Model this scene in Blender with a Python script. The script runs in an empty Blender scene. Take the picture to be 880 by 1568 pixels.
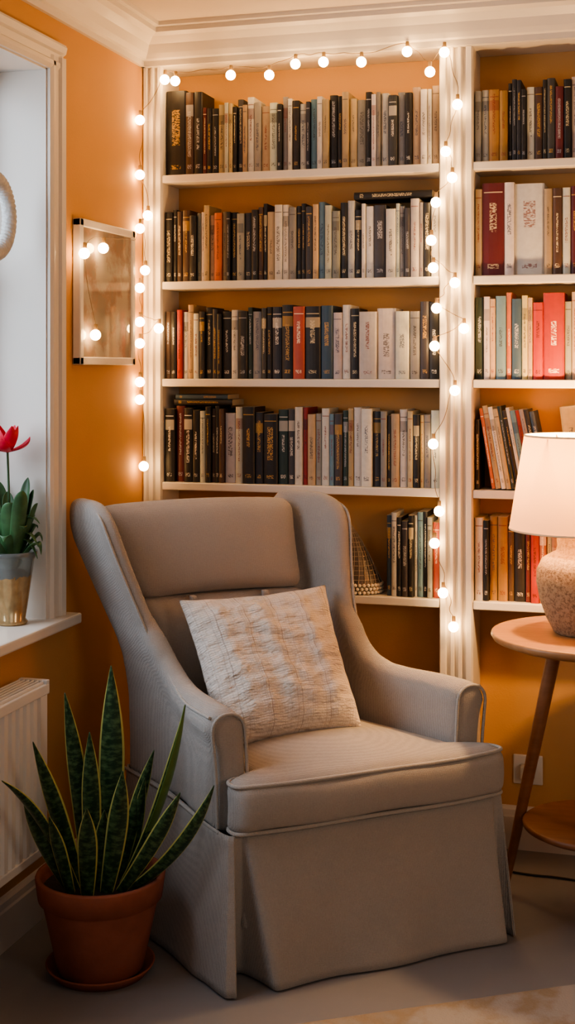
import bpy, bmesh, math, random, re
from mathutils import Vector, Matrix
random.seed(7)
D = bpy.data
SC = bpy.context.scene
COL = SC.collection

# ------------------------------------------------------------------ camera frame
CAM = Vector((1.585, -3.953, 1.42))
CA = math.radians(16.36)
RV = Vector((math.cos(CA), math.sin(CA), 0))
FV = Vector((-math.sin(CA), math.cos(CA), 0))
def survey(u, v, d):
    """measured bearing (u,v in 880-wide units) + distance -> room position"""
    px, py = u*1.13636, v*1.13636
    return CAM + RV*((px-500)/2305*d) + FV*d + Vector((0, 0, (640-py)*d/2305))
def elev(u, v, y=-0.175):
    """point on a plane parallel to the back wall"""
    tx = (u*1.13636-500)/2305
    s = (y-CAM.y)/(RV.y*tx+FV.y)
    return survey(u, v, s)
def side_elev(u, v, x=.04):
    """point on a plane parallel to the left wall"""
    tx = (u*1.13636-500)/2305
    s = (x-CAM.x)/(RV.x*tx+FV.x)
    return survey(u, v, s)

# ------------------------------------------------------------------ materials
def srgb(r, g, b):
    f = lambda c: (c/255/12.92) if c/255 <= .04045 else ((c/255+.055)/1.055)**2.4
    return (f(r), f(g), f(b), 1)
class NT:
    def __init__(s, name):
        s.m = D.materials.new(name); s.m.use_nodes = True
        s.n = s.m.node_tree.nodes; s.l = s.m.node_tree.links
        s.b = s.n['Principled BSDF']; s.out = s.n['Material Output']
    def add(s, t, **kw):
        n = s.n.new(t)
        for k, v in kw.items():
            if k in n.inputs: n.inputs[k].default_value = v
            else: setattr(n, k, v)
        return n
    def link(s, a, b): s.l.new(a, b)
    def math(s, op, a, b=None, c=None):
        n = s.n.new('ShaderNodeMath'); n.operation = op
        for i, x in enumerate((a, b, c)):
            if x is None: continue
            if isinstance(x, (int, float)): n.inputs[i].default_value = x
            else: s.l.new(x, n.inputs[i])
        return n.outputs[0]
    def mix(s, f, a, b):
        n = s.n.new('ShaderNodeMix'); n.data_type = 'RGBA'
        if isinstance(f, (int, float)): n.inputs[0].default_value = f
        else: s.l.new(f, n.inputs[0])
        for i, x in ((6, a), (7, b)):
            if isinstance(x, (tuple, list)): n.inputs[i].default_value = x
            else: s.l.new(x, n.inputs[i])
        return n.outputs[2]
    def coord(s, kind='Object', scale=(1, 1, 1)):
        t = s.n.new('ShaderNodeTexCoord'); m = s.n.new('ShaderNodeMapping')
        m.inputs['Scale'].default_value = scale
        s.l.new(t.outputs[kind], m.inputs[0]); return m.outputs[0]
    def noise(s, vec, scale, detail=4, rough=.5):
        n = s.n.new('ShaderNodeTexNoise'); n.inputs['Scale'].default_value = scale
        n.inputs['Detail'].default_value = detail; n.inputs['Roughness'].default_value = rough
        s.l.new(vec, n.inputs['Vector']); return n.outputs['Fac']
    def bump(s, h, strength=.3, dist=.01, prev=None):
        n = s.n.new('ShaderNodeBump'); n.inputs['Strength'].default_value = strength
        n.inputs['Distance'].default_value = dist
        if prev: s.l.new(prev, n.inputs['Normal'])
        s.l.new(h, n.inputs['Height']); s.l.new(n.outputs[0], s.b.inputs['Normal'])
        return n.outputs[0]
def simple(name, c, rough=.5, metal=0, var=.12, nscale=8, bump=0, bscale=60, spec=.5, coat=0, stretch=(1,1,1)):
    t = NT(name)
    v = t.coord('Object', stretch)
    n = t.noise(v, nscale)
    c2 = tuple(max(0, x*(1-var*2)) for x in c[:3])+(1,)
    c3 = tuple(min(1, x*(1+var)) for x in c[:3])+(1,)
    t.link(t.mix(n, c2, c3), t.b.inputs['Base Color'])
    t.b.inputs['Roughness'].default_value = rough
    t.b.inputs['Metallic'].default_value = metal
    t.b.inputs['Specular IOR Level'].default_value = spec
    t.b.inputs['Coat Weight'].default_value = coat
    if bump: t.bump(t.noise(v, bscale), bump, .003)
    return t.m

M_wall = simple('wall_ochre_paint', srgb(198, 150, 98), .75, var=.05, nscale=3, bump=.15, bscale=180, spec=.25)
M_white = simple('white_gloss_paint', srgb(216, 208, 198), .38, var=.03, nscale=5)
M_ceil = simple('ceiling_paint', srgb(208, 196, 182), .8, var=.03)
M_floor = simple('grey_floor', srgb(134, 132, 134), .55, var=.12, nscale=2.5, bump=.15, bscale=40)
M_rad = simple('radiator_enamel', srgb(212, 210, 208), .35, var=.02)
M_terra = simple('terracotta', srgb(152, 92, 74), .8, var=.28, nscale=9, bump=.3, bscale=45, spec=.2)
M_soil = simple('soil', srgb(50, 36, 26), .95, var=.3, nscale=60, bump=.8, bscale=120)
M_black = simple('black_plastic', srgb(25, 22, 22), .5)
M_wire = simple('wire', srgb(130, 105, 75), .5)
M_brass = simple('brass', srgb(190, 150, 80), .3, metal=.9)

def fabric(name, c, dark=.6):
    t = NT(name)
    v = t.coord('Object')
    big = t.noise(v, 5, 3); fine = t.noise(v, 300, 2)
    w1 = t.add('ShaderNodeTexWave', Scale=130.0); w1.bands_direction = 'Z'; w1.inputs['Distortion'].default_value = 3.0
    w2 = t.add('ShaderNodeTexWave', Scale=130.0); w2.bands_direction = 'X'; w2.inputs['Distortion'].default_value = 3.0
    t.link(v, w1.inputs['Vector']); t.link(v, w2.inputs['Vector'])
    h = t.math('ADD', t.math('ADD', w1.outputs['Fac'], w2.outputs['Fac']), t.math('MULTIPLY', fine, 1.6))
    cd = tuple(x*dark for x in c[:3])+(1,)
    f = t.math('MULTIPLY_ADD', h, .24, t.math('MULTIPLY', big, .3))
    t.link(t.mix(f, cd, c), t.b.inputs['Base Color'])
    t.b.inputs['Roughness'].default_value = .95
    t.b.inputs['Specular IOR Level'].default_value = .1
    t.b.inputs['Sheen Weight'].default_value = .2
    t.b.inputs['Sheen Roughness'].default_value = .5
    b1 = t.bump(t.noise(v, 7, 3, .5), .55, .02)
    t.bump(h, .5, .0018, b1)
    return t.m
M_fab = fabric('taupe_linen', srgb(184, 176, 169))
M_pipe = fabric('linen_piping', srgb(194, 186, 178))

def wood(name, c, c2):
    t = NT(name)
    v = t.coord('Object', (1.5, 9, 9))
    n = t.noise(v, 6, 8, .6)
    t.link(t.mix(n, c2, c), t.b.inputs['Base Color'])
    t.b.inputs['Roughness'].default_value = .42
    t.bump(n, .1, .002)
    return t.m
M_wood = wood('oak_wood', srgb(186, 142, 100), srgb(140, 96, 62))
M_wood2 = wood('walnut_leg', srgb(160, 108, 74), srgb(108, 68, 44))

# ------------------------------------------------------------------ mesh helpers
def mkobj(name, verts, faces, mat=None, smooth=False, parent=None):
    me = D.meshes.new(name); me.from_pydata([tuple(v) for v in verts], [], faces); me.update()
    bm = bmesh.new(); bm.from_mesh(me); bmesh.ops.recalc_face_normals(bm, faces=bm.faces); bm.to_mesh(me); bm.free()
    if smooth:
        for p in me.polygons: p.use_smooth = True
    o = D.objects.new(name, me); COL.objects.link(o)
    if mat: me.materials.append(mat)
    if parent: o.parent = parent
    return o
def empty(name, loc=(0, 0, 0), rz=0):
    e = D.objects.new(name, None); COL.objects.link(e); e.location = loc; e.rotation_euler = (0, 0, rz)
    e.empty_display_size = .1; return e
def boxdata(x0, x1, y0, y1, z0, z1):
    v = [(x, y, z) for z in (z0, z1) for y in (y0, y1) for x in (x0, x1)]
    f = [(0, 2, 3, 1), (4, 5, 7, 6), (0, 1, 5, 4), (2, 6, 7, 3), (0, 4, 6, 2), (1, 3, 7, 5)]
    return v, f
def boxes(name, lst, mat, bevel=0, parent=None):
    V, F = [], []
    for b in lst:
        v, f = boxdata(*b); k = len(V); V += v; F += [tuple(i+k for i in q) for q in f]
    o = mkobj(name, V, F, mat, parent=parent)
    if bevel:
        m = o.modifiers.new('bev', 'BEVEL'); m.width = bevel; m.segments = 2; m.limit_method = 'ANGLE'
    return o
def extrude_profile(name, prof, axis, a, b, mat, parent=None, closed=True):
    """prof list of 2D pts; axis x: (y,z) ; y: (x,z) ; z: (x,y)"""
    def P(p, t):
        return {'x': (t, p[0], p[1]), 'y': (p[0], t, p[1]), 'z': (p[0], p[1], t)}[axis]
    n = len(prof)
    V = [P(p, a) for p in prof]+[P(p, b) for p in prof]
    F = [(i, (i+1) % n, (i+1) % n+n, i+n) for i in range(n)]
    F += [tuple(range(n)), tuple(range(n, 2*n))]
    return mkobj(name, V, F, mat, parent=parent)
def lathe(name, prof, mat, loc=(0, 0, 0), seg=48, parent=None, caps=False):
    V, F = [], []
    for r, z in prof:
        for i in range(seg):
            a = 2*math.pi*i/seg; V.append((loc[0]+r*math.cos(a), loc[1]+r*math.sin(a), loc[2]+z))
    for j in range(len(prof)-1):
        for i in range(seg):
            F.append((j*seg+i, j*seg+(i+1) % seg, (j+1)*seg+(i+1) % seg, (j+1)*seg+i))
    if caps:
        F.append(tuple(range(seg))); F.append(tuple(range((len(prof)-1)*seg, len(prof)*seg)))
    return mkobj(name, V, F, mat, smooth=True, parent=parent)
def loft(loops, cap=True):
    n = len(loops[0]); V = [p for l in loops for p in l]; F = []
    for j in range(len(loops)-1):
        for i in range(n):
            F.append((j*n+i, j*n+(i+1) % n, (j+1)*n+(i+1) % n, (j+1)*n+i))
    if cap:
        F.append(tuple(range(n))); F.append(tuple(range((len(loops)-1)*n, len(loops)*n)))
    return V, F
def curve(name, pts, r, mat, parent=None, cyclic=False, radii=None, res=8, kind='NURBS'):
    c = D.curves.new(name, 'CURVE'); c.dimensions = '3D'; c.bevel_depth = r; c.bevel_resolution = 3; c.resolution_u = res
    c.use_fill_caps = True
    s = c.splines.new(kind); s.points.add(len(pts)-1)
    for i, p in enumerate(pts):
        s.points[i].co = (*p, 1); s.points[i].radius = radii[i] if radii else 1
    s.use_cyclic_u = cyclic
    if kind == 'NURBS':
        s.order_u = 3; s.use_endpoint_u = not cyclic
    o = D.objects.new(name, c); COL.objects.link(o); c.materials.append(mat)
    if parent: o.parent = parent
    return o
def roundbox(name, half, r, n, mat, deform=None, parent=None):
    bm = bmesh.new(); bmesh.ops.create_cube(bm, size=2)
    bmesh.ops.subdivide_edges(bm, edges=bm.edges[:], cuts=n, use_grid_fill=True)
    for v in bm.verts:
        p = v.co.copy()
        p = Vector([math.sin(c*math.pi/2) for c in p])
        q = Vector((p.x*half[0], p.y*half[1], p.z*half[2]))
        inn = Vector([max(-(half[i]-r), min(half[i]-r, q[i])) for i in range(3)])
        dd = q-inn
        if dd.length > 1e-9: q = inn+dd.normalized()*r
        if deform: q = Vector(deform(q, p))
        v.co = q
    me = D.meshes.new(name); bm.to_mesh(me); bm.free()
    for p in me.polygons: p.use_smooth = True
    o = D.objects.new(name, me); COL.objects.link(o); me.materials.append(mat)
    if parent: o.parent = parent
    return o
def sstep(a, b, x):
    t = max(0, min(1, (x-a)/(b-a))); return t*t*(3-2*t)

# ------------------------------------------------------------------ room
CEIL = 2.462
SF = -0.15              # bookcase front plane
RX = 3.3; FY = -5.4
boxes('floor', [(-.3, RX+.1, FY, .1, -.1, 0)], M_floor)
boxes('ceiling', [(-.3, RX+.1, FY, .1, CEIL, CEIL+.1)], M_ceil)
boxes('wall_back', [(-.3, RX+.1, 0, .1, 0, CEIL)], M_wall)
boxes('wall_right', [(RX, RX+.1, FY, 0, 0, CEIL)], M_wall)
WY0, WY1, WZ0, WZ1 = -2.15, -.80, .762, 2.205
boxes('wall_left', [(-.22, 0, WY1, 0, 0, CEIL), (-.22, 0, FY, WY0, 0, CEIL),
                    (-.22, 0, WY0, WY1, 0, WZ0-.03), (-.22, 0, WY0, WY1, WZ1, CEIL)], M_wall)
# crown moulding
cp = [(0, -.115), (.012, -.115), (.012, -.098), (.022, -.094), (.03, -.08), (.04, -.055), (.06, -.036), (.078, -.028), (.078, -.014), (.092, -.012), (.092, 0), (0, 0)]
extrude_profile('trim_1', [(SF-p, CEIL+z) for p, z in cp], 'x', 0.0, 2.09, M_white)
extrude_profile('trim_2', [(p, CEIL+z) for p, z in cp], 'y', FY, SF, M_white)
# baseboards
bp = [(0, 0), (.018, 0), (.018, .095), (.014, .1), (.012, .115), (.006, .122), (0, .125)]
extrude_profile('baseboard_back', [(-p, z) for p, z in bp], 'x', 1.025, 1.98, M_white)
extrude_profile('baseboard_left', [(p, z) for p, z in bp], 'y', FY, SF-.01, M_white)

# ------------------------------------------------------------------ window
win = empty('window_1', (0, 0, 0))
boxes('reveal_lining', [(-.2, .002, WY1-.004, WY1, WZ0, WZ1), (-.2, .002, WY0, WY0+.004, WZ0, WZ1), (-.2, .002, WY0, WY1, WZ1-.004, WZ1)], M_white, parent=win)
def casing_prof(w):
    return [(0, 0), (0, .012), (w*.15, .018), (w*.3, .018), (w*.36, .012), (w*.62, .014), (w*.68, .022), (w*.9, .026), (w, .022), (w, 0)]
CW = .074
pr = casing_prof(CW)
extrude_profile('casing_side', [(x, WY1+p) for p, x in pr], 'z', WZ0, WZ1+CW*.5, M_white, parent=win)
extrude_profile('casing_side_b', [(x, WY0-p) for p, x in pr], 'z', WZ0, WZ1+CW*.5, M_white, parent=win)
extrude_profile('casing_head', [(x, WZ1+p) for p, x in pr], 'y', WY0-CW, WY1+CW, M_white, parent=win)
boxes('sill', [(-.2, .052, WY0-.12, WY1+.11, WZ0-.028, WZ0)], M_white, .005, parent=win)
sy0, sy1 = WY0+.004, WY1-.004
boxes('sash', [(-.2, -.165, sy1-.05, sy1, WZ0, WZ1), (-.2, -.165, sy0, sy0+.05, WZ0, WZ1),
               (-.2, -.165, sy0, sy1, WZ0, WZ0+.06), (-.2, -.165, sy0, sy1, WZ1-.05, WZ1),
               (-.2, -.165, (sy0+sy1)/2-.03, (sy0+sy1)/2+.03, WZ0, WZ1), (-.195, -.17, sy0, sy1, 1.62, 1.65)], M_white, .004, parent=win)

# ------------------------------------------------------------------ radiator
rad = empty('radiator', (0, 0, 0))
ry0, ry1, rz0, rz1 = -2.0, -1.0, .235, .655
RF = .108
prof = [(.035, ry0), (.035, ry1), (RF-.006, ry1), (RF, ry1-.008)]
n = 26; span = (ry1-.03)-(ry0+.03)
for i in range(n):
    y = ry1-.03-span*i/n; w = span/n
    prof += [(RF, y), (RF, y-w*.35), (RF-.007, y-w*.5), (RF-.007, y-w*.75), (RF, y-w*.95)]
prof += [(RF, ry0+.008), (RF-.006, ry0)]
extrude_profile('ribbed_panel', prof, 'z', rz0+.02, rz1-.03, M_rad, parent=rad)
boxes('top_grille', [(.032, RF+.002, ry0-.002, ry1+.002, rz1-.034, rz1-.008)] +
      [(.034+.0125*i, .039+.0125*i, ry0, ry1, rz1-.009, rz1) for i in range(6)] + [(.032, RF+.002, ry1-.015, ry1+.002, rz1-.01, rz1+.001)] +
      [(.032, RF+.002, ry0, ry1, rz0, rz0+.022)], M_rad, .004, parent=rad)
boxes('bracket', [(0, .035, ry1-.2, ry1-.16, .3, .6), (0, .035, ry0+.16, ry0+.2, .3, .6)], M_rad, parent=rad)

# ------------------------------------------------------------------ bookshelf
shelf = empty('bookshelf', (0, 0, 0))
XL, XA, XB, XE = .0645, .925, 1.023, 1.98
SHZ = [2.013, 1.685, 1.386, 1.068, .748]
def pilaster(name, x0, x1, nfl):
    w = x1-x0; m = w*.16; pts = [(x0, -.001), (x0, SF+.01), (x0+.004, SF)]
    fw = (w-2*m)/nfl
    for i in range(nfl):
        a = x0+m+fw*i
        pts += [(a, SF), (a+fw*.15, SF), (a+fw*.3, SF+.012), (a+fw*.7, SF+.012), (a+fw*.85, SF)]
    pts += [(x1-.004, SF), (x1, SF+.01), (x1, -.001)]
    extrude_profile(name, pts, 'z', .0, CEIL-.1, M_white, parent=shelf)
pilaster('pilaster_a', 0.001, XL, 2)
pilaster('pilaster_b', XA, XB, 3)
pilaster('pilaster_c', XE, XE+.1, 3)
boxes('plinths', [(0.001, XL+.004, SF-.012, -.001, 0, .14), (XA-.004, XB+.004, SF-.012, -.001, 0, .14), (XE-.004, XE+.104, SF-.012, -.001, 0, .14)], M_white, .004, parent=shelf)
boxes('shelf_boards', [(XL, XA, SF+.004, -.001, z-.024, z) for z in SHZ]+[(XB, XE, SF+.004, -.001, z-.024, z) for z in SHZ], M_white, .003, parent=shelf)
boxes('header', [(0.001, XE+.1, SF, -.001, 2.346, CEIL-.001)], M_white, parent=shelf)

# ------------------------------------------------------------------ books
def book_material():
    t = NT('book_covers')
    a = t.add('ShaderNodeAttribute', attribute_name='bcol'); b = t.add('ShaderNodeAttribute', attribute_name='tcol')
    uv = t.add('ShaderNodeUVMap', uv_map='UVMap'); sp = t.add('ShaderNodeSeparateXYZ')
    t.link(uv.outputs[0], sp.inputs[0]); u = sp.outputs[0]; v = sp.outputs[1]
    seed = t.math('MULTIPLY', b.outputs['Alpha'], 37.0)
    cu = t.math('ABSOLUTE', t.math('SUBTRACT', u, .5))
    band = t.math('LESS_THAN', cu, t.math('MULTIPLY_ADD', t.math('FRACT', t.math('MULTIPLY', seed, 5.3)), .12, .1))
    cen = t.math('MULTIPLY_ADD', t.math('FRACT', t.math('MULTIPLY', seed, 1.7)), .2, .48)
    cv = t.math('ABSOLUTE', t.math('SUBTRACT', v, cen))
    rng = t.math('LESS_THAN', cv, t.math('MULTIPLY_ADD', t.math('FRACT', seed), .18, .10))
    comb = t.add('ShaderNodeCombineXYZ')
    t.link(t.math('MULTIPLY', v, 85.0), comb.inputs[0]); t.link(t.math('MULTIPLY', u, 8.0), comb.inputs[1]); t.link(seed, comb.inputs[2])
    nz = t.noise(comb.outputs[0], 1.0, 2)
    tx = t.math('MULTIPLY', t.math('MULTIPLY', band, rng), t.math('GREATER_THAN', nz, .49))
    cv2 = t.math('LESS_THAN', t.math('ABSOLUTE', t.math('SUBTRACT', v, .1)), .025)
    comb2 = t.add('ShaderNodeCombineXYZ')
    t.link(t.math('MULTIPLY', v, 90.0), comb2.inputs[0]); t.link(t.math('MULTIPLY', u, 9.0), comb2.inputs[1]); t.link(seed, comb2.inputs[2])
    nz2 = t.noise(comb2.outputs[0], 1.0, 2)
    tx2 = t.math('MULTIPLY', t.math('MULTIPLY', cv2, t.math('LESS_THAN', cu, .25)), t.math('GREATER_THAN', nz2, .5))
    inr = t.math('LESS_THAN', cu, .42)
    ln = t.math('LESS_THAN', t.math('ABSOLUTE', t.math('SUBTRACT', v, .9)), .006)
    ln = t.math('MULTIPLY', t.math('MULTIPLY', ln, inr), t.math('GREATER_THAN', t.math('FRACT', t.math('MULTIPLY', seed, 3.1)), .5))
    m = t.math('MAXIMUM', t.math('MAXIMUM', tx, tx2), ln)
    lb = t.math('LESS_THAN', t.math('ABSOLUTE', t.math('SUBTRACT', v, .78)), .07)
    lb = t.math('MULTIPLY', t.math('MULTIPLY', lb, t.math('LESS_THAN', cu, .46)), t.math('GREATER_THAN', t.math('FRACT', t.math('MULTIPLY', seed, 7.7)), .78))
    ob = t.coord('Object'); gr = t.noise(ob, 60, 3)
    base = t.mix(t.math('MULTIPLY', gr, .3), a.outputs['Color'], tuple(srgb(66, 60, 56)))
    base = t.mix(t.math('MULTIPLY', lb, .5), base, b.outputs['Color'])
    t.link(t.mix(t.math('MULTIPLY', m, .72), base, b.outputs['Color']), t.b.inputs['Base Color'])
    t.b.inputs['Roughness'].default_value = .5
    return t.m
M_book = book_material()
PAL = {'K': (22, 22, 26), 'N': (26, 32, 48), 'W': (206, 202, 194), 'G': (142, 140, 138), 'T': (178, 154, 124), 'B': (76, 54, 42), 'R': (160, 42, 36),
       'O': (190, 104, 62), 'L': (100, 132, 152), 'D': (56, 56, 62), 'Y': (196, 178, 130), 'M': (90, 24, 32), 'E': (36, 58, 52), 'P': (172, 36, 84),
       'S': (214, 212, 208), 'U': (48, 74, 96), 'C': (182, 84, 66), 'A': (150, 112, 60), 'F': (216, 188, 138)}
BU = .00205
class Books:
    def __init__(s): s.V, s.F, s.C, s.T, s.U = [], [], [], [], []
    def add(s, x, z, w, h, dep, yfront, col, lean=0.0, flat=False):
        jit = random.uniform(.75, 1.12)
        c = [min(1, q*jit*random.uniform(.93, 1.07)) for q in srgb(*PAL[col])[:3]]+[1]
        if col in 'KNDBMEU': tc = random.choice([srgb(214, 196, 160), srgb(190, 150, 80), srgb(220, 212, 200), srgb(170, 170, 175)])
        elif col in 'ROPC': tc = random.choice([srgb(240, 225, 200), srgb(40, 25, 25)])
        else: tc = random.choice([srgb(40, 36, 40), srgb(110, 36, 28), srgb(30, 50, 80), srgb(60, 55, 50)])
        tc = (tc[0], tc[1], tc[2], random.random())
        page = list(srgb(196, 182, 156))
        b = min(.005, w*.22)
        arc = [(0, b), (w*.08, b*.45), (w*.3, b*.08), (w*.5, 0), (w*.7, b*.08), (w*.92, b*.45), (w, b)]
        sec = [(px, yfront+py) for px, py in arc]+[(w, yfront+dep), (0, yfront+dep)]
        n = len(sec); k = len(s.V); ca, sa = math.cos(lean), math.sin(lean)
        for zz in (0, h):
            for px, py in sec:
                if flat: X, Y, Z = x+zz, py, z+px
                else:
                    X = x+px*ca+zz*sa; Z = z-px*sa+zz*ca; Y = py
                    if lean > 0: Z += w*sa
                s.V.append((X, Y, Z))
        for i in range(n):
            j = (i+1) % n
            s.F.append((k+i, k+j, k+n+j, k+n+i)); s.C.append(c); s.T.append(tc)
            if i < 6:
                u0, u1 = arc[i][0]/w, arc[i+1][0]/w
                s.U.append([(u0, 0), (u1, 0), (u1, 1), (u0, 1)])
            else: s.U.append([(0, 0)]*4)
        for off in (0, n):
            s.F.append(tuple(k+off+i for i in range(n))); s.C.append(page if off else c); s.T.append(tc); s.U.append([(0, 0)]*n)
    def build(s, name):
        me = D.meshes.new(name); me.from_pydata(s.V, [], s.F)
        ac = me.color_attributes.new('bcol', 'FLOAT_COLOR', 'CORNER'); at = me.color_attributes.new('tcol', 'FLOAT_COLOR', 'CORNER')
        uv = me.uv_layers.new(name='UVMap')
        for p in me.polygons:
            for q, li in enumerate(p.loop_indices):
                ac.data[li].color = s.C[p.index]; at.data[li].color = s.T[p.index]; uv.data[li].uv = s.U[p.index][q]
        me.materials.append(M_book); me.update()
        o = D.objects.new(name, me); COL.objects.link(o)
        bm = bmesh.new(); bm.from_mesh(me); bmesh.ops.recalc_face_normals(bm, faces=bm.faces); bm.to_mesh(me); bm.free()
        return o
def fill(bk, spec, x0, x1, z, h0, hv=.016, wav=11.5, maxh=.3):
    items = []
    for m in re.finditer(r'([A-Z])(?:\((\d+)(?:,(\d+))?\))?', spec):
        w = float(m.group(2)) if m.group(2) else random.uniform(wav*.6, wav*1.4)
        h = float(m.group(3))*BU if m.group(3) else h0+random.uniform(-hv, hv)
        items.append((m.group(1), w*BU, h))
    tot = sum(i[1] for i in items); sc = (x1-x0)/tot
    x = x0
    for c, w, h in items:
        w *= sc
        yf = SF+.022+random.uniform(-.006, .01)
        bk.add(x+.0004, z+.0005, w-.0008, min(h, maxh), min(.115+random.uniform(-.008, .004), -.006-yf), yf, c)
        x += w
b1 = Books()
fill(b1, 'K(38,128)B(16,124)K(16,124)M(8,100)KKTWYKDTWGTWKGWKWNLWTKKTYGKWGWDGKTWWT', XL+.003, XA-.003, SHZ[0], .214)
b1.build('book_row')
b2 = Books()
fill(b2, 'KKBBKGWTTOTKKGDKBKTWWGKKDTLWGKWKWWD(22)W(18)WGDWGKW', XL+.003, XA-.003, SHZ[1], .217)
b2.add(.665, SHZ[1]+.234, .022, .235, .11, SF+.03, 'K', flat=True)
b2.build('book_row')
b3 = Books()
fill(b3, 'BKRWTWKKDKKWKEGDKN(16,106)K(18)C(18,106)K(24,106)U(18)W(14)WK(14)W(26)S(28)S(20)GDK', XL+.003, XA-.003, SHZ[2], .214)
b3.build('book_row')
b4 = Books()
fill(b4, 'K(20)M(18)K(18)K(14)WKBKBS(22)WK(24)N(16)K(28)E(20)DWRTGWLDETWS(20)D(16)GKTWTKYGW', XL+.003, XA-.003, SHZ[3], .222, hv=.012)
b4.add(XL+.03, SHZ[3]+.237, .018, .19, .11, SF+.03, 'K', flat=True)
b4.add(XL+.035, SHZ[3]+.2555, .014, .17, .11, SF+.03, 'U', flat=True)
b4.build('book_row')
b5 = Books()
fill(b5, 'UWKDKWLKGC', .765, XA-.003, SHZ[4], .235)
b5.build('book_row')
r1 = Books(); fill(r1, 'GWA(18)A(14)KNNKWBKDMKWTNKWGTKBRWKDUKTWKDAKWBNTGWKTWKMKDW', XB+.003, XE-.003, SHZ[0], .218); r1.build('book_row')
r2 = Books(); fill(r2, 'T(10,122)M(32,130)W(14,130)S(42,128)TBWMKPKDWKNTKGWOKTWLKWBKRWTDKGWK', XB+.003, XE-.003, SHZ[1], .236); r2.build('book_row')
r3 = Books(); fill(r3, 'EWTLOUYTR(12)R(24)GTBWWDKTOLUWKTRGWTKWDTBWUKWTGOK', XB+.003, XE-.003, SHZ[2], .234, wav=9); r3.build('book_row')
r4 = Books()
x = XB+.004
r4.add(x, SHZ[3]+.001, .012, .2, .11, SF+.025, 'K', lean=-.0)
x = XB+.052
for i, c in enumerate('OTWTEKSLRGKU'):
    w = .0125+random.uniform(-.003, .003)
    r4.add(x, SHZ[3]+.001+0.002, w, .235+random.uniform(-.01, .008), .112, SF+.022, c, lean=-.16-.004*i)
    x += w/math.cos(.18)+.001
r4.add(x+.052, SHZ[3]+.001, .05, .24, .11, SF+.03, 'F', lean=-.12)
x += .13
fill(r4, 'TKWORLTKWDBGTWKEWTK', x, XE-.003, SHZ[3], .22)
r4.build('book_row')
r5 = Books(); fill(r5, 'WK(8)A(12,118)A(14,118)B(9)KMR(12)O(10)WTU(12)EKTWDKOTRWLKTWGKNWTOKWDTGKRWTKN', XB+.003, XE-.003, SHZ[4], .225); r5.build('book_row')

# woven cone basket on low shelf
bas = empty('woven_basket', (.675, -.08, SHZ[4]))
M_bask = simple('grey_netting', srgb(150, 136, 120), .6, bump=.6, bscale=150)
M_bask3 = simple('smoke_lining', srgb(92, 82, 74), .4)
M_bask2 = simple('pale_beads', srgb(214, 200, 178), .5, bump=.3, bscale=150)
def bprof(t): return (.064*(1-t)**.75+.004, .03+.175*t)
for k in range(14):
    r, z = bprof(k/13)
    curve('hoop', [(r*math.cos(a*math.pi/6)-.035*k/13, r*.95*math.sin(a*math.pi/6), z) for a in range(12)], .0012, M_bask, parent=bas, cyclic=True)
for k in range(22):
    a = 2*math.pi*k/22
    curve('stake', [(bprof(t/6)[0]*math.cos(a+t*.12)-.035*t/6, bprof(t/6)[0]*.95*math.sin(a+t*.12), bprof(t/6)[1]) for t in range(7)], .0012, M_bask, parent=bas)
V, F = [], []
for j in range(9):
    r, z = bprof(j/8)
    for i in range(32):
        a = 2*math.pi*i/32; V.append((r*.95*math.cos(a)-.035*j/8, r*.9*math.sin(a), z))
for j in range(8):
    for i in range(32): F.append((j*32+i, j*32+(i+1) % 32, (j+1)*32+(i+1) % 32, (j+1)*32+i))
mkobj('lining', V, F, M_bask3, True, parent=bas)
V, F = [], []
for row in range(3):
    for k in range(32):
        a = 2*math.pi*(k+.5*(row % 2))/32
        bm = bmesh.new(); bmesh.ops.create_icosphere(bm, subdivisions=1, radius=.0064)
        off = len(V); V += [tuple(v.co+Vector((.066*math.cos(a), .062*math.sin(a), .007+row*.0105))) for v in bm.verts]
        F += [tuple(v.index+off for v in f.verts) for f in bm.faces]; bm.free()
mkobj('beaded_rim', V, F, M_bask2, True, parent=bas)

# ------------------------------------------------------------------ picture frame
pf = empty('picture_frame', (0, 0, 0))
py0, py1, pz0, pz1 = -.645, -.262, 1.428, 1.83
boxes('frame', [(.002, .026, py0, py0+.022, pz0, pz1), (.002, .026, py1-.022, py1, pz0, pz1), (.002, .026, py0, py1, pz0, pz0+.022), (.002, .026, py0, py1, pz1-.022, pz1)],
      simple('pale_frame', srgb(236, 228, 218), .35, metal=.0), .003, parent=pf)
t = NT('faded_map_print')
v = t.coord('Object'); n1 = t.noise(v, 7, 8, .65); n2 = t.noise(v, 26, 4)
cr = t.add('ShaderNodeValToRGB'); t.link(n1, cr.inputs[0])
e = cr.color_ramp.elements; e[0].position = .42; e[0].color = srgb(136, 124, 114); e[1].position = .56; e[1].color = srgb(176, 166, 154)
x_ = cr.color_ramp.elements.new(.48); x_.color = srgb(150, 120, 104)
t.link(t.mix(t.math('MULTIPLY', n2, .4), cr.outputs[0], srgb(182, 174, 162)), t.b.inputs['Base Color'])
t.b.inputs['Roughness'].default_value = .5; t.b.inputs['Coat Weight'].default_value = 1; t.b.inputs['Coat Roughness'].default_value = .02; t.b.inputs['Coat IOR'].default_value = 1.7
boxes('print', [(.002, .02, py0+.01, py1-.01, pz0+.01, pz1-.01)], t.m, parent=pf)

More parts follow.
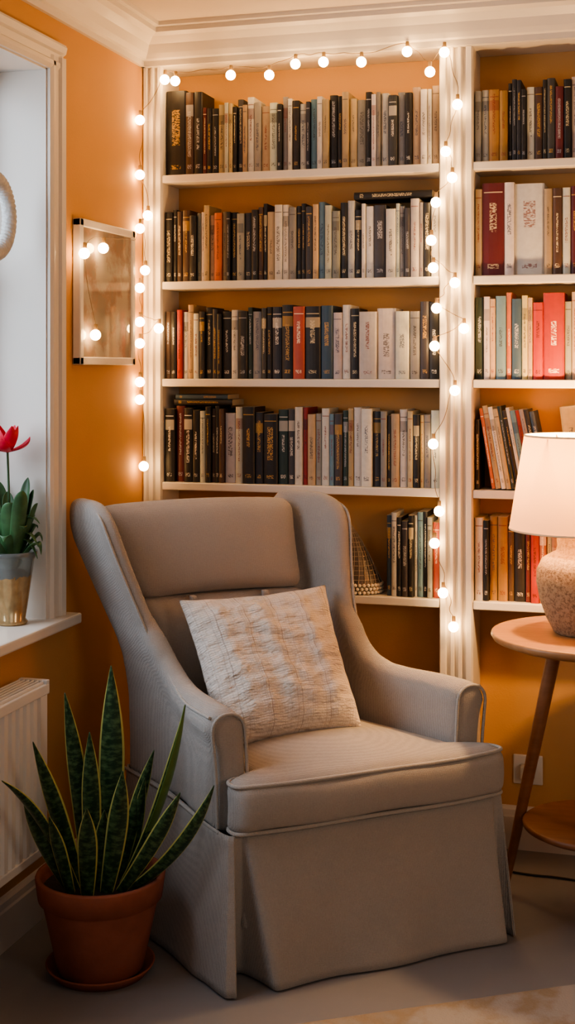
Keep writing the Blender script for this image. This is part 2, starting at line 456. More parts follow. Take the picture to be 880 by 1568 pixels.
# ------------------------------------------------------------------ string lights
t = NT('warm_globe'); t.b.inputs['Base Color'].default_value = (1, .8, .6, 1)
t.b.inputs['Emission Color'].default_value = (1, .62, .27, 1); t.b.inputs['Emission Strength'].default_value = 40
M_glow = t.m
top = [(252, 122), (268, 124), (353, 115), (412, 115), (452, 98), (495, 95), (553, 95), (623, 79), (658, 110), (680, 80)]
right = [(700, 160), (682, 232), (692, 272), (667, 310), (660, 368), (663, 410), (696, 433), (668, 472), (710, 503), (665, 530), (696, 598), (663, 680), (672, 783), (665, 832), (678, 908), (694, 960)]
left = [(212, 184), (208, 268), (226, 330), (214, 350), (222, 414), (208, 441), (212, 493), (243, 503), (207, 526), (209, 585), (204, 612), (220, 714)]
glint_bulbs = [(158, 380), (129, 388), (146, 513)]  # added bulbs imitating reflections in the picture glass
sl = empty('string_lights', (0, 0, 0))
def bulbpos(u, v):
    yy = SF-.022
    if v < 126 and u > 230: yy = SF-.03
    p = elev(u, v, yy)
    if p.x < .02:
        p = elev(u, v, SF-.06); p.x = max(p.x, .018)
    return p
P_top = [bulbpos(*a) for a in top]; P_r = [bulbpos(*a) for a in right]; P_l = [bulbpos(*a) for a in left]
P_glint = [side_elev(u, v, .042) for u, v in glint_bulbs]
V, F = [], []; SV, SFc = [], []
for p in P_top+P_r+P_l+P_glint:  # string bulbs plus the added ones that imitate glass reflections
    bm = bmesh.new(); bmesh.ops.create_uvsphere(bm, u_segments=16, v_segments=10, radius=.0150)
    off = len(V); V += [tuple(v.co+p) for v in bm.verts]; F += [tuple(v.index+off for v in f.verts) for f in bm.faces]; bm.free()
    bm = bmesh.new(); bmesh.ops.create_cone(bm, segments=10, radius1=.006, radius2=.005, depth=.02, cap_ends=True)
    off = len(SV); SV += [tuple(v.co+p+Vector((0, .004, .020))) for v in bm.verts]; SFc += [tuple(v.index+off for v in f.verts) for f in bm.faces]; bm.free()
mkobj('globe_bulbs_and_glints', V, F, M_glow, True, parent=sl)
mkobj('bulb_sockets', SV, SFc, M_wire, False, parent=sl)
def wirepath(ps, amp, horizontal):
    out = []
    for i in range(len(ps)-1):
        a, b = ps[i], ps[i+1]; out.append(a+Vector((0, .006, .028)))
        for k in (1, 2, 3):
            q = a.lerp(b, k/4)+Vector((0, .008, .02))
            if horizontal: q += Vector((0, 0, random.uniform(0, amp)))
            else: q += Vector((random.uniform(-amp, amp), 0, 0))
            q.y = min(q.y, SF-.004); q.x = max(q.x, .006)
            out.append(q)
    out.append(ps[-1]+Vector((0, .006, .028))); return out
curve('cord_top', wirepath(P_top, .012, True), .001, M_wire, parent=sl)
curve('cord_right', wirepath([P_top[-1]]+P_r, .012, False), .001, M_wire, parent=sl)
curve('cord_left', wirepath([P_top[0]]+P_l, .010, False), .001, M_wire, parent=sl)
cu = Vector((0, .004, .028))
a_, b_, c_ = [p+cu for p in P_glint]
curve('cord_glint_bulbs', [P_l[3]+cu, Vector((.03, -.255, 1.80)), Vector((.034, -.33, 1.80)), a_, a_.lerp(b_, .5)+Vector((0, 0, .012)), b_, b_.lerp(c_, .5)+Vector((0, -.03, 0)), c_], .0007, M_wire, parent=sl)  # cord added to carry the bulbs that imitate reflections

# ------------------------------------------------------------------ armchair
TH = math.radians(25)+CA
ch = empty('armchair', tuple(CAM+RV*.207+FV*3.17-Vector((0, 0, CAM.z))), TH)
def sh(p):
    x, y, z = p; yy = max(0, y)
    g = sstep(.55, 1.05, z)
    k = .19+.14*g; T = .17-.10*g
    lo = 1-sstep(0, .34, z)
    k += .04*lo; T *= (1-.75*lo)
    return (x*(1-T*sstep(0, .45, yy))-k*yy, y, z)
V, F = [], []
def addgeo(v, f):
    k = len(V); V.extend(sh(p) for p in v); F.extend(tuple(i+k for i in q) for q in f)
def armsec(y, cx, ht, zb, zt, n=14, roll=0.0, s=1):
    """tall rounded arm section, rolling outwards towards the top"""
    pts = [(cx-ht*.8, y, zb), (cx-ht*.8, y, (zb+zt)/2), (cx-ht*.82+s*roll*.4, y, zb+(zt-zb)*.7)]
    for i in range(n+1):
        a = math.pi-math.pi*i/n
        pts.append((cx+ht*math.cos(a)+s*roll, y, zt-ht+ht*math.sin(a)))
    pts += [(cx+ht*.82+s*roll*.4, y, zb+(zt-zb)*.7), (cx+ht*.8, y, (zb+zt)/2), (cx+ht*.8, y, zb)]; return pts
WS = [(.45, .43, .335, .64, .31), (.62, .43, .335, .66, .31), (.70, .452, .336, .675, .312), (.80, .468, .343, .69, .314), (.90, .476, .353, .70, .316), (.96, .481, .361, .71, .318), (1.00, .489, .366, .712, .318), (1.03, .503, .367, .711, .318), (1.052, .525, .364, .706, .320), (1.066, .555, .356, .695, .322), (1.072, .59, .348, .68, .324)]
WT = {1.03: .027, 1.052: .024, 1.066: .018, 1.072: .010}
for s in (-1, 1):
    st = [(.066, .326, .030, .600, .008), (.074, .327, .042, .612, .010), (.092, .328, .050, .622, .012), (.18, .328, .049, .625, .012), (.27, .327, .046, .625, .009), (.33, .327, .043, .630, .006), (.38, .328, .040, .648, .003), (.42, .33, .038, .682, 0), (.45, .332, .036, .735, 0), (.49, .332, .034, .79, 0), (.62, .33, .031, .79, 0)]
    v, f = loft([armsec(y, s*cx, ht, .338, zt, roll=r_, s=s) for y, cx, ht, zt, r_ in st]); addgeo(v, f)
    loops = []
    for z, yf, xf, yb, xb in WS:
        th = WT.get(z, .029)
        a = Vector((s*xf, yf)); b = Vector((s*xb, yb)); d = (b-a).normalized(); nn = Vector((-d.y, d.x))
        lp = []
        for i in range(9):
            an = math.pi/2+math.pi*i/8
            q = a+d*th*math.cos(an)+nn*th*math.sin(an)+d*th; lp.append((q.x, q.y, z))
        for i in range(9):
            an = -math.pi/2+math.pi*i/8
            q = b+d*th*math.cos(an)+nn*th*math.sin(an)-d*th; lp.append((q.x, q.y, z))
        loops.append(lp)
    v, f = loft(loops); addgeo(v, f)
def bsec(z, yf, yb, hx, r=.03):
    pts = []
    for cxs, cys, a0 in ((hx-r, yb-r, 0), (-(hx-r), yb-r, 90), (-(hx-r), yf+r, 180), (hx-r, yf+r, 270)):
        for i in range(5):
            a = math.radians(a0+90*i/4); pts.append((cxs+r*math.cos(a), cys+r*math.sin(a), z))
    return pts
v, f = loft([bsec(z, yf, yb, hx) for z, yf, yb, hx in ((.338, .535, .635, .34), (.5, .555, .655, .335), (.7, .59, .68, .33), (.9, .625, .705, .33), (1.0, .64, .715, .33), (1.03, .648, .712, .325), (1.043, .66, .70, .31))]); addgeo(v, f)
v, f = boxdata(-.32, .32, .03, .58, .12, .36); addgeo(v, f)
body = mkobj('upholstered_frame', V, F, M_fab, True, parent=ch)
m = body.modifiers.new('rm', 'REMESH'); m.mode = 'VOXEL'; m.voxel_size = .0075; m.use_smooth_shade = True
m = body.modifiers.new('sm', 'SMOOTH'); m.factor = .6; m.iterations = 9
def backy(z): return .555+(z-.5)*.17
def padU(q, p):
    z = .925+q.z; y = backy(z)-.012+q.y-.016*(1-p.x**2)*(1-p.z**2)
    x = q.x*(1+.06*p.z)
    return sh((x, y, z+.010*(1-p.x**2)))
roundbox('back_pad_upper', (.285, .04, .125), .038, 14, M_fab, padU, parent=ch)
def padL(q, p):
    z = .63+q.z; y = backy(z)-.010+q.y-.024*(1-p.x**2)*(1-p.z**2)
    for bx in (-.12, .12):
        y += .016*math.exp(-((q.x-bx)**2+(z-.79)**2)/.0012)
    return sh((q.x, y, z))
roundbox('back_pad_lower', (.28, .045, .175), .038, 22, M_fab, padL, parent=ch)
for bx in (-.12, .12):
    roundbox('button', (.011, .006, .011), .0055, 4, M_pipe, lambda q, p, bx=bx: sh((bx+q.x, backy(.8)-.052+q.y, .797+q.z)), parent=ch)
# seat cushion
CO = .006
def cush(q, p):
    y = q.y+.285
    k = 1-.22*sstep(.045, .085, y)
    x = q.x*k+CO
    z = .407+q.z
    if p.z > 0: z += .030*(1-abs(p.x)**2.5)*(1-abs(p.y)**2.5)
    if p.z < 0 and p.y < 0: z += .006*(1-p.x**2)*(-p.z)
    y -= .014*(1-p.x**2)*max(0, -p.y)+.012*max(0, -p.y)*(1-p.z**2)
    z += .0025*math.sin(p.x*7+1)*max(0, -p.y)
    return sh((x, y, z))
roundbox('seat_cushion', (.365, .295, .062), .030, 30, M_fab, cush, parent=ch)
def piping(name, z):
    pts = []
    for x, y in ((-.288, .30), (-.288, .14), (-.29, .095), (-.31, .068), (-.34, .06), (-.360, .045), (-.366, .02), (-.361, -.003), (-.33, -.013), (-.2, -.020), (0, -.024), (.2, -.020), (.33, -.013), (.361, -.003), (.366, .02), (.360, .045), (.34, .06), (.31, .068), (.29, .095), (.288, .14), (.288, .30)):
        w_ = .0025*math.sin(x/.365*7+1)*(1 if y < .06 else .3)
        pts.append(sh((x*.997+CO, y+.002, z+w_+(.003*(1-(x/.37)**2) if z < .4 else 0))))
    curve(name, pts, .0048, M_pipe, parent=ch)
piping('piping_top', .461); piping('piping_bottom', .353)
for s in (-1, 1):
    pts = [(.366, .070, .35), (.367, .070, .45), (.377, .070, .55), (.380, .070, .582), (.368, .070, .604), (.345, .070, .614), (.318, .070, .610), (.298, .070, .592), (.294, .070, .56), (.290, .070, .47)]
    curve('arm_piping', [sh((s*a, b, c)) for a, b, c in pts], .0042, M_pipe, parent=ch)
    pts = [(.378, .085, .604), (.384, .18, .604), (.376, .27, .604), (.364, .33, .612), (.354, .385, .635), (.352, .42, .668)]
    for z, yf, xf, yb, xb in WS[2:8]:
        pts.append((xf+.015, yf+.004, z))
    pts += [(.371, .55, 1.052), (.350, .61, 1.064), (.335, .67, 1.05)]
    curve('wing_piping', [sh((s*a, b, c)) for a, b, c in pts], .0036, M_pipe, parent=ch)
    curve('skirt_piping', [sh((s*a, b, .347)) for a, b in ((.372, .05), (.376, .12), (.376, .3), (.372, .45), (.364, .64))], .004, M_pipe, parent=ch)
# skirt
topl = [(-.360, .66), (-.372, .40), (-.376, .12), (-.374, .03), (-.370, .012), (-.360, .006), (-.350, .008), (-.338, .008), (-.330, -.002), (-.1, -.012), (.1, -.012), (.33, -.004), (.345, .004), (.356, .006), (.368, .006), (.374, .02), (.376, .2), (.372, .4), (.360, .66)]
botl = [(-.375, .675), (-.386, .40), (-.392, .12), (-.405, .0), (-.398, -.035), (-.374, -.045), (-.335, .07), (-.298, .07), (-.282, -.045), (-.1, -.050), (.1, -.052), (.345, -.060), (.355, .02), (.366, .02), (.380, -.040), (.388, .0), (.384, .2), (.378, .4), (.368, .675)]
def dens(pl_):
    out = []
    for i in range(len(pl_)-1):
        a, b = Vector(pl_[i]), Vector(pl_[i+1])
        out += [tuple(a), tuple(a.lerp(b, .15)), tuple(a.lerp(b, .5)), tuple(a.lerp(b, .85))]
    out.append(pl_[-1]); return out
topl, botl = dens(topl), dens(botl)
loops = []
for j in range(11):
    t_ = j/10; k = t_**1.1
    row = []
    for i, (a, b) in enumerate(zip(topl, botl)):
        x = a[0]*(1-k)+b[0]*k; y = a[1]*(1-k)+b[1]*k
        if abs(x) < .3: y += -.009*k*math.sin(x*19+1.0)
        if y > .1: x += (.008*k*math.sin(y*17))*(1 if x > 0 else -1)
        row.append(sh((x, y, .350-.345*t_)))
    loops.append(row)
n = len(topl); V2 = [p for l in loops for p in l]; F2 = []
for j in range(10):
    for i in range(n-1): F2.append((j*n+i, j*n+i+1, (j+1)*n+i+1, (j+1)*n+i))
    F2.append((j*n+n-1, j*n, (j+1)*n, (j+1)*n+n-1))
sk = mkobj('skirt', V2, F2, M_fab, True, parent=ch)
m = sk.modifiers.new('ss', 'SUBSURF'); m.levels = 1; m.render_levels = 1
m = sk.modifiers.new('so', 'SOLIDIFY'); m.thickness = .005
boxes('legs', [(-.3, -.26, .06, .10, 0, .14), (.22, .26, .06, .10, 0, .14), (-.4, -.36, .52, .56, 0, .14), (.12, .16, .52, .56, 0, .14)], M_wood2, .003, parent=ch)

# pillow
def pillow_mat():
    t = NT('pleated_cotton'); uv = t.add('ShaderNodeUVMap', uv_map='UVMap'); sp = t.add('ShaderNodeSeparateXYZ'); t.link(uv.outputs[0], sp.inputs[0])
    u, v = sp.outputs[0], sp.outputs[1]
    ob = t.coord('Object'); n = t.noise(ob, 30, 5); nb = t.noise(ob, 8, 3)
    uw = t.math('MULTIPLY_ADD', nb, .05, u)
    def stripe(f, off, w, amp):
        s1 = t.math('FRACT', t.math('MULTIPLY_ADD', uw, f, off)); return t.math('MULTIPLY', t.math('LESS_THAN', s1, w), amp)
    line = t.math('MAXIMUM', stripe(5.0, .2, .035, .8), stripe(5.0, .34, .02, .6))
    line = t.math('MAXIMUM', line, stripe(7.0, .6, .025, .6))
    l2 = stripe(60.0, .4, .3, .2)
    hst = t.math('FRACT', t.math('MULTIPLY_ADD', nb, 2.5, t.math('MULTIPLY', v, 64.0))); l3 = t.math('MULTIPLY', t.math('LESS_THAN', hst, .35), .5)
    m = t.math('MAXIMUM', line, t.math('MAXIMUM', l2, l3))
    m = t.math('MULTIPLY', m, t.math('MULTIPLY_ADD', n, 1.5, -.15))
    t.link(t.mix(m, srgb(222, 211, 201), srgb(150, 128, 114)), t.b.inputs['Base Color'])
    t.b.inputs['Roughness'].default_value = .9; t.b.inputs['Specular IOR Level'].default_value = .15
    b1 = t.bump(t.noise(t.coord('Object', (1, 1, 3.2)), 16, 4, .6), .8, .024)
    h = t.math('SUBTRACT', t.math('MULTIPLY', t.noise(ob, 60, 4), 1.4), m)
    t.bump(h, .7, .006, b1); return t.m
def make_pillow():
    N = 64; S = .208; T = .075; V, F, U = [], [], []
    for side in (1, -1):
        for j in range(N+1):
            for i in range(N+1):
                u = 2*i/N-1; v = 2*j/N-1
                pinch = 1-.07*(1-v*v)*abs(u)**3
                pinch2 = 1-.07*(1-u*u)*abs(v)**3
                x = u*S*pinch*(1+.04*v)+.004*v; z = v*S*pinch2
                prof = (max(0, (1-u**4))*max(0, (1-v**4)))**.6
                T2 = T*(1-.25*v)
                edge = (1-abs(u)**6)*(1-abs(v)**6)
                rip = .0024*math.sin((u+1)*5*math.pi*1.37+.8*math.sin(v*3))*edge
                cr = (.007*math.sin(7*u+5*v)*math.sin(3*v-4*u)+.003*math.sin(23*v+3*math.sin(4*u)))*prof
                y = -side*(T2*prof+(rip+cr)*(1 if prof > .02 else 0))
                V.append((x, y, z)); U.append(((u+1)/2, (v+1)/2))
    W = N+1
    for sd in (0, 1):
        o = sd*W*W
        for j in range(N):
            for i in range(N):
                q = (o+j*W+i, o+j*W+i+1, o+(j+1)*W+i+1, o+(j+1)*W+i)
                F.append(q if sd == 0 else q[::-1])
    me = D.meshes.new('pillow'); me.from_pydata(V, [], F); uv = me.uv_layers.new(name='UVMap')
    for p in me.polygons:
        p.use_smooth = True
        for li in p.loop_indices: uv.data[li].uv = U[me.loops[li].vertex_index]
    bm = bmesh.new(); bm.from_mesh(me); bmesh.ops.remove_doubles(bm, verts=bm.verts, dist=.0003); bm.to_mesh(me); bm.free()
    me.materials.append(pillow_mat())
    o = D.objects.new('throw_pillow', me); COL.objects.link(o); return o
pl = make_pillow()
lc = Vector((-.102, .360, .648))
base = Matrix.Translation(ch.location)@Matrix.Rotation(TH, 4, 'Z')
pl.matrix_world = base@Matrix.Translation(lc)@Matrix.Rotation(math.radians(0), 4, 'Z')@Matrix.Rotation(math.radians(-36), 4, 'X')@Matrix.Rotation(math.radians(-1.5), 4, 'Y')

# ------------------------------------------------------------------ side table
def cam(X, d, z): return CAM+RV*X+FV*d+Vector((0, 0, z-CAM.z))
TC = cam(.80, 3.45, 0)
tb = empty('side_table', tuple(TC))
TZ = .728
lathe('table_top', [(.001, TZ-.028), (.235, TZ-.028), (.262, TZ-.018), (.268, TZ-.008), (.266, TZ-.001), (.26, TZ), (.001, TZ)], M_wood, seg=72, parent=tb)
lathe('lower_shelf', [(.001, .212), (.165, .212), (.184, .222), (.186, .232), (.18, .236), (.001, .236)], M_wood2, seg=64, parent=tb)
a0 = math.atan2(.12, -.21)+CA
for i in range(3):
    a = a0+i*2*math.pi/3
    p0 = (.10*math.cos(a), .10*math.sin(a), TZ-.02); p1 = (.25*math.cos(a), .25*math.sin(a), .0)
    q = [tuple(Vector(p0).lerp(Vector(p1), t/4)) for t in range(5)]
    curve('leg', q, .018, M_wood2, parent=tb, radii=[1.05, 1.0, .9, .75, .55])
# ------------------------------------------------------------------ lamp
LC = cam(.763, 3.45, TZ)
lp = empty('table_lamp', tuple(LC))
t = NT('speckled_stoneware'); v = t.coord('Object'); n = t.noise(v, 130, 6, .75); n2 = t.noise(v, 14, 3)
cr = t.add('ShaderNodeValToRGB'); t.link(n, cr.inputs[0]); e = cr.color_ramp.elements
e[0].position = .4; e[0].color = srgb(104, 84, 66); e[1].position = .54; e[1].color = srgb(180, 156, 128)
t.link(t.mix(t.math('MULTIPLY', n2, .5), cr.outputs[0], srgb(160, 134, 106)), t.b.inputs['Base Color']); t.b.inputs['Roughness'].default_value = .6
t.bump(n, .8, .008); M_cer = t.m
lathe('base', [(.001, 0), (.062, 0), (.07, .006), (.088, .04), (.106, .09), (.114, .135), (.113, .165), (.1, .193), (.078, .207), (.063, .214), (.06, .228), (.062, .25), (.067, .262), (.06, .266), (.001, .266)], M_cer, parent=lp)
lathe('neck', [(.001, .264), (.014, .264), (.014, .31), (.02, .315), (.02, .34), (.001, .34)], M_brass, parent=lp)
t = NT('linen_shade')
tr = t.add('ShaderNodeBsdfTranslucent'); tr.inputs[0].default_value = srgb(255, 204, 140)
df = t.add('ShaderNodeBsdfDiffuse'); df.inputs[0].default_value = srgb(232, 208, 178)
mx = t.add('ShaderNodeMixShader'); mx.inputs[0].default_value = .12
t.link(df.outputs[0], mx.inputs[1]); t.link(tr.outputs[0], mx.inputs[2]); t.link(mx.outputs[0], t.out.inputs[0])
lathe('shade', [(.184, .272), (.145, .515)], t.m, parent=lp, seg=64)
M_trim = simple('shade_trim', srgb(235, 205, 165), .7)
for r, z in ((.184, .272), (.145, .515)):
    curve('shade_ring', [(r*math.cos(k*math.pi/12), r*math.sin(k*math.pi/12), z) for k in range(24)], .0028, M_trim, parent=lp, cyclic=True)
for k in range(3):
    a = k*2*math.pi/3
    curve('spider', [(0, 0, .34), (.145*math.cos(a), .145*math.sin(a), .51)], .0015, M_brass, parent=lp, kind='POLY')
t = NT('lamp_bulb'); t.b.inputs['Emission Color'].default_value = (1, .6, .26, 1); t.b.inputs['Emission Strength'].default_value = 20
bb = roundbox('bulb', (.026, .026, .03), .0259, 8, t.m, lambda q, p: (q.x, q.y, q.z+.368), parent=lp)
pt = D.lights.new('lamp_glow', 'POINT'); pt.energy = 42; pt.color = (1, .58, .24); pt.shadow_soft_size = .03
po = D.objects.new('lamp_glow', pt); COL.objects.link(po); po.parent = lp; po.location = (0, 0, .44)

# ------------------------------------------------------------------ outlet + cable
ol = empty('wall_outlet', (1.165, 0, .235))
boxes('plate', [(-.043, .043, -.009, 0, -.043, .043)], M_white, .003, parent=ol)
boxes('plug', [(-.02, .02, -.04, -.009, -.025, .02)], simple('clear_plug', srgb(200, 190, 170), .2), .006, parent=ol)
curve('power_cable', [tuple(cam(.56, 3.76, .004)), tuple(cam(.66, 3.70, .004)), tuple(cam(.76, 3.68, .004)), tuple(cam(.86, 3.62, .004)), tuple(cam(.98, 3.66, .004))], .003, M_black)

# ------------------------------------------------------------------ snake plant
PC = cam(-.440, 3.12, 0)
sp_ = empty('potted_snake_plant', tuple(PC))
PS = .97
def ps_(l): return [(r*PS, z*PS) for r, z in l]
lathe('saucer', ps_([(.001, .0), (.112, .0), (.13, .022), (.132, .026), (.127, .026), (.11, .008), (.001, .008)]), M_terra, parent=sp_)
lathe('pot', ps_([(.001, .009), (.098, .009), (.104, .014), (.139, .175), (.139, .18), (.15, .184), (.157, .235), (.155, .24), (.146, .24), (.143, .225), (.135, .2)]), M_terra, parent=sp_)
lathe('soil_top', ps_([(.001, .215), (.07, .213), (.141, .21)]), M_soil, parent=sp_)
t = NT('snake_leaf'); uv = t.add('ShaderNodeUVMap', uv_map='UVMap'); s_ = t.add('ShaderNodeSeparateXYZ'); t.link(uv.outputs[0], s_.inputs[0])
ed = t.math('GREATER_THAN', t.math('ABSOLUTE', t.math('SUBTRACT', s_.outputs[0], .5)), .40)
cb = t.add('ShaderNodeCombineXYZ'); t.link(t.math('MULTIPLY', s_.outputs[0], 2.2), cb.inputs[0]); t.link(t.math('MULTIPLY', s_.outputs[1], 30.0), cb.inputs[1])
nb = t.noise(cb.outputs[0], 1.0, 4, .6)
cr = t.add('ShaderNodeValToRGB'); t.link(nb, cr.inputs[0]); e = cr.color_ramp.elements
e[0].position = .44; e[0].color = srgb(30, 58, 38); e[1].position = .66; e[1].color = srgb(86, 114, 76)
t.link(t.mix(ed, cr.outputs[0], srgb(180, 178, 104)), t.b.inputs['Base Color']); t.b.inputs['Roughness'].default_value = .34
M_leaf = t.m
def blade(Vs, Fs, Us, base, tip, width, bow, roll, n=16):
    base, tip = Vector(base), Vector(tip)
    mid = base.lerp(tip, .5)+Vector(bow)
    ax = (tip-base).normalized()
    side = Vector((math.cos(roll), math.sin(roll), 0)); side = (side-ax*side.dot(ax)).normalized(); nor = ax.cross(side)
    k = len(Vs)
    for j in range(n+1):
        t_ = j/n; c = base*(1-t_)**2+mid*2*t_*(1-t_)+tip*t_**2
        w = width*(.62+.38*math.sin(min(1, t_/.55)*math.pi/2))*(1 if t_ < .55 else max(.0, 1-((t_-.55)/.45)**1.9))
        w = max(w, .0008)
        for i in range(5):
            q = i/2-1
            Vs.append(tuple(c+side*q*w+nor*(q*q)*w*.45)); Us.append((i/4, t_*(tip-base).length/.4))
    for j in range(n):
        for i in range(4): Fs.append((k+j*5+i, k+j*5+i+1, k+(j+1)*5+i+1, k+(j+1)*5+i))
def leafobj(name, specs, mat, parent, thick=.003, sub=1):
    Vs, Fs, Us = [], [], []
    for sp in specs: blade(Vs, Fs, Us, *sp)
    me = D.meshes.new(name); me.from_pydata(Vs, [], Fs); uv = me.uv_layers.new(name='UVMap')
    for p in me.polygons:
        p.use_smooth = True
        for li in p.loop_indices: uv.data[li].uv = Us[me.loops[li].vertex_index]
    me.materials.append(mat); o = D.objects.new(name, me); COL.objects.link(o); o.parent = parent
    m = o.modifiers.new('so', 'SOLIDIFY'); m.thickness = thick; m.offset = 0
    m = o.modifiers.new('ss', 'SUBSURF'); m.levels = sub; m.render_levels = sub
    return o
def L(u, v, d, bx, bd, w, bow=(0, 0, 0), roll=CA):
    tip = survey(u, v, d)-PC; b = RV*bx+FV*bd; return ((b.x, b.y, .2), tuple(tip), w, bow, roll)
specs = [L(170, 1018, 3.17, .01, .03, .032, (.01, 0, 0)), L(99, 1060, 3.12, -.035, .03, .023, (.01, 0, 0)), L(137, 1120, 3.1, -.02, .0, .024),
         L(50, 1135, 2.98, -.05, .0, .022, (.01, 0, -.02)), L(2, 1195, 2.84, -.05, -.03, .014, (.0, 0, .07)), L(36, 1225, 2.96, -.06, -.05, .019, (-.02, 0, .0)),
         L(188, 1180, 2.98, .02, -.06, .025, (.01, 0, 0)), L(284, 1078, 3.06, .05, .0, .014, (.03, .0, -.04), CA+.5), L(328, 1202, 2.98, .07, -.03, .017, (.04, 0, -.04)),
         L(276, 1213, 3.0, .05, -.05, .019, (.02, 0, 0)), L(236, 1148, 3.1, .04, .02, .018, (-.01, 0, 0)), L(133, 1238, 2.95, -.02, -.08, .024), L(222, 1190, 3.1, .06, .04, .015),
         L(75, 1250, 2.96, -.06, -.06, .017), L(160, 1240, 3.05, .0, -.04, .02)]
leafobj('sword_leaves', specs, M_leaf, sp_)
M_leaf2 = simple('young_leaf_green', srgb(96, 124, 62), .4, var=.2, nscale=30)
leafobj('young_leaf', [L(283, 1078, 3.02, .05, .03, .017, (.05, .0, -.03), CA+1.0)], M_leaf2, sp_)

# ------------------------------------------------------------------ flower pot on sill
FP = Vector((-.055, -.885, WZ0))
fl = empty('flower_pot', tuple(FP))
t = NT('gilded_glass'); v = t.coord('Object'); n = t.noise(v, 34, 5)
zs = t.add('ShaderNodeSeparateXYZ'); t.link(v, zs.inputs[0])
bandn = t.math('MULTIPLY_ADD', n, .05, zs.outputs[2])
band = t.math('LESS_THAN', bandn, .148)
t.link(t.mix(band, srgb(186, 192, 190), t.mix(n, srgb(128, 100, 66), srgb(210, 182, 136))), t.b.inputs['Base Color'])
t.b.inputs['Roughness'].default_value = .15
t.link(t.math('MULTIPLY', band, .45), t.b.inputs['Metallic'])
t.link(t.math('MULTIPLY_ADD', band, -.75, .75), t.b.inputs['Transmission Weight'])
lathe('vase', [(.001, 0), (.038, 0), (.042, .006), (.036, .014), (.046, .08), (.058, .165), (.066, .18), (.066, .188), (.062, .188), (.054, .165), (.043, .08), (.034, .018), (.001, .016)], t.m, parent=fl)
lathe('moss_fill', [(.001, .020), (.030, .020), (.040, .08), (.048, .13), (.03, .142), (.001, .146)], M_soil, parent=fl)
M_green = simple('flower_foliage', srgb(70, 108, 66), .45, var=.4, nscale=30)
M_pink = simple('pink_petal', srgb(226, 38, 72), .45, var=.2, nscale=25)
def R2(x, d, z): q = RV*x+FV*d; return (q.x, q.y, z)
gs = []
for k in range(26):
    a = k*2.4; r = random.uniform(.05, .09); zt = .18+.2*((k*7) % 26)/26
    x, y = r*math.cos(a), r*math.sin(a)
    x = min(max(x, -.08), .1); y = min(y, .055)
    gs.append(((x*.15, y*.15, .14), (x, y, zt), random.uniform(.015, .025), (x*.5, y*.5, .09), a+1.57))
for dz in (.17, .2, .26):
    gs.append(((0, 0, .14), R2(.075+.06*(dz-.2), -.03, dz), .012, (.0, .0, .12), 1.2))
leafobj('foliage', gs, M_green, fl, .0015)
curve('flower_stem', [(0, 0, .14), R2(-.005, 0, .3), R2(-.01, 0, .445)], .003, M_green, parent=fl)
ps = []
for k in range(9):
    a = 2*math.pi*k/9; rr = .058 if k % 2 else .03
    ps.append(((0, 0, .0), (rr*math.cos(a), rr*math.sin(a), .04 if k % 2 else .070), .019, (rr*.6*math.cos(a), rr*.6*math.sin(a), -.012), a+1.57))
o = leafobj('petals', ps, M_pink, fl, .0012); o.location = R2(-.01, 0, .44)
o = leafobj('petals_b', ps, M_pink, fl, .0012); o.location = R2(-.06, -.02, .41); o.rotation_euler = (.3, -.3, .4)
curve('flower_stem_b', [(0, 0, .14), R2(-.03, 0, .3), R2(-.06, -.02, .415)], .003, M_green, parent=fl)

# ------------------------------------------------------------------ hanging wreath
wr = empty('hanging_wreath', (-.05, -.99, 1.80))
M_rope = simple('white_wool', srgb(206, 204, 200), .95, var=.15, nscale=70, bump=1.0, bscale=110)
ring = []
for k in range(48):
    a = 2*math.pi*k/48; rr = .085
    ring.append((0, rr*math.cos(a), rr*math.sin(a)*1.12))
curve('ring', ring, .0165, M_rope, parent=wr, cyclic=True)
for ph in (0, 2.1, 4.2):
    q = []
    for k in range(192):
        a = 2*math.pi*k/192; tw = a*16+ph; rr = .085+.011*math.cos(tw)
        q.append((.011*math.sin(tw), rr*math.cos(a), rr*math.sin(a)*1.12))
    curve('strand', q, .0085, M_rope, parent=wr, cyclic=True, res=3)
curve('hanger', [(0, 0, .1), (0, 0, .25), (0, 0, WZ1-1.80-.004)], .0015, M_rope, parent=wr)

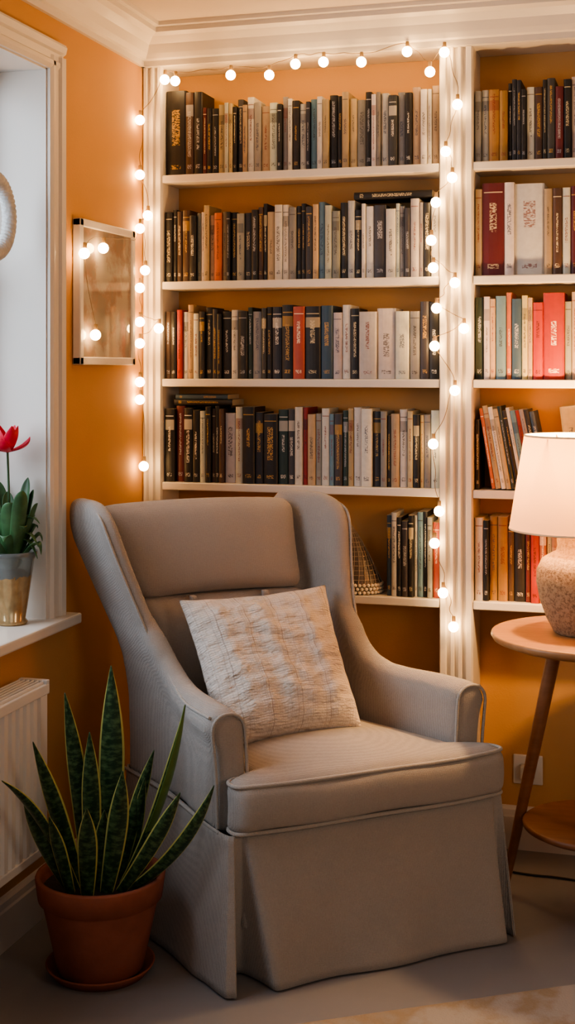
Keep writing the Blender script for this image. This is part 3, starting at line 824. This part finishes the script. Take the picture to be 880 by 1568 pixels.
# ------------------------------------------------------------------ rug
t = NT('faded_rug'); v = t.coord('Object'); n1 = t.noise(v, 4, 6, .6); n2 = t.noise(v, 200, 2)
cr = t.add('ShaderNodeValToRGB'); t.link(n1, cr.inputs[0]); e = cr.color_ramp.elements
e[0].position = .42; e[0].color = srgb(154, 144, 132); e[1].position = .58; e[1].color = srgb(162, 154, 146)
x_ = cr.color_ramp.elements.new(.5); x_.color = srgb(150, 132, 110)
t.link(cr.outputs[0], t.b.inputs['Base Color']); t.b.inputs['Roughness'].default_value = .95; t.bump(n2, .5, .003)
rg = boxes('area_rug', [(-1.1, 1.0, -1.4, 0, 0, .007)], t.m, .003)
rg.location = cam(.30, 2.935, .0005); rg.rotation_euler = (0, 0, math.radians(16)+CA)

# ------------------------------------------------------------------ lights
def area(name, loc, target, size, sy, power, col):
    l = D.lights.new(name, 'AREA'); l.shape = 'RECTANGLE'; l.size = size; l.size_y = sy; l.energy = power; l.color = col
    o = D.objects.new(name, l); COL.objects.link(o); o.location = loc
    o.rotation_euler = (Vector(target)-Vector(loc)).to_track_quat('-Z', 'Y').to_euler(); return o
area('window_daylight', (-.75, -1.75, 1.7), (.6, -1.2, .9), 1.5, 1.5, 42, (.74, .86, 1))
area('fill_front', (2.4, -5.2, 2.0), (.8, -1, .7), 1.8, 1.4, 9, (1, .96, .93))  # unseen fill light added behind the camera to lift the chair front
area('fill_lower_wall', (3.0, -2.6, 1.5), (1.35, 0, .25), .7, .7, 11, (1, .82, .64))  # unseen warm fill added to brighten the lower right wall
w = D.worlds.new('world'); SC.world = w; w.use_nodes = True
w.node_tree.nodes['Background'].inputs[0].default_value = (.8, .87, 1, 1)
w.node_tree.nodes['Background'].inputs[1].default_value = .18
try: SC.view_settings.look = 'AgX - Medium High Contrast'
except Exception as ex: print(ex)

# ------------------------------------------------------------------ camera
cd = D.cameras.new('camera'); co = D.objects.new('camera', cd); COL.objects.link(co)
co.location = CAM; co.rotation_euler = (math.pi/2, 0, CA)
cd.sensor_width = 36; cd.lens = 2305/1782*36; cd.shift_y = -(891-640)/1782
cd.clip_start = .05
SC.camera = co
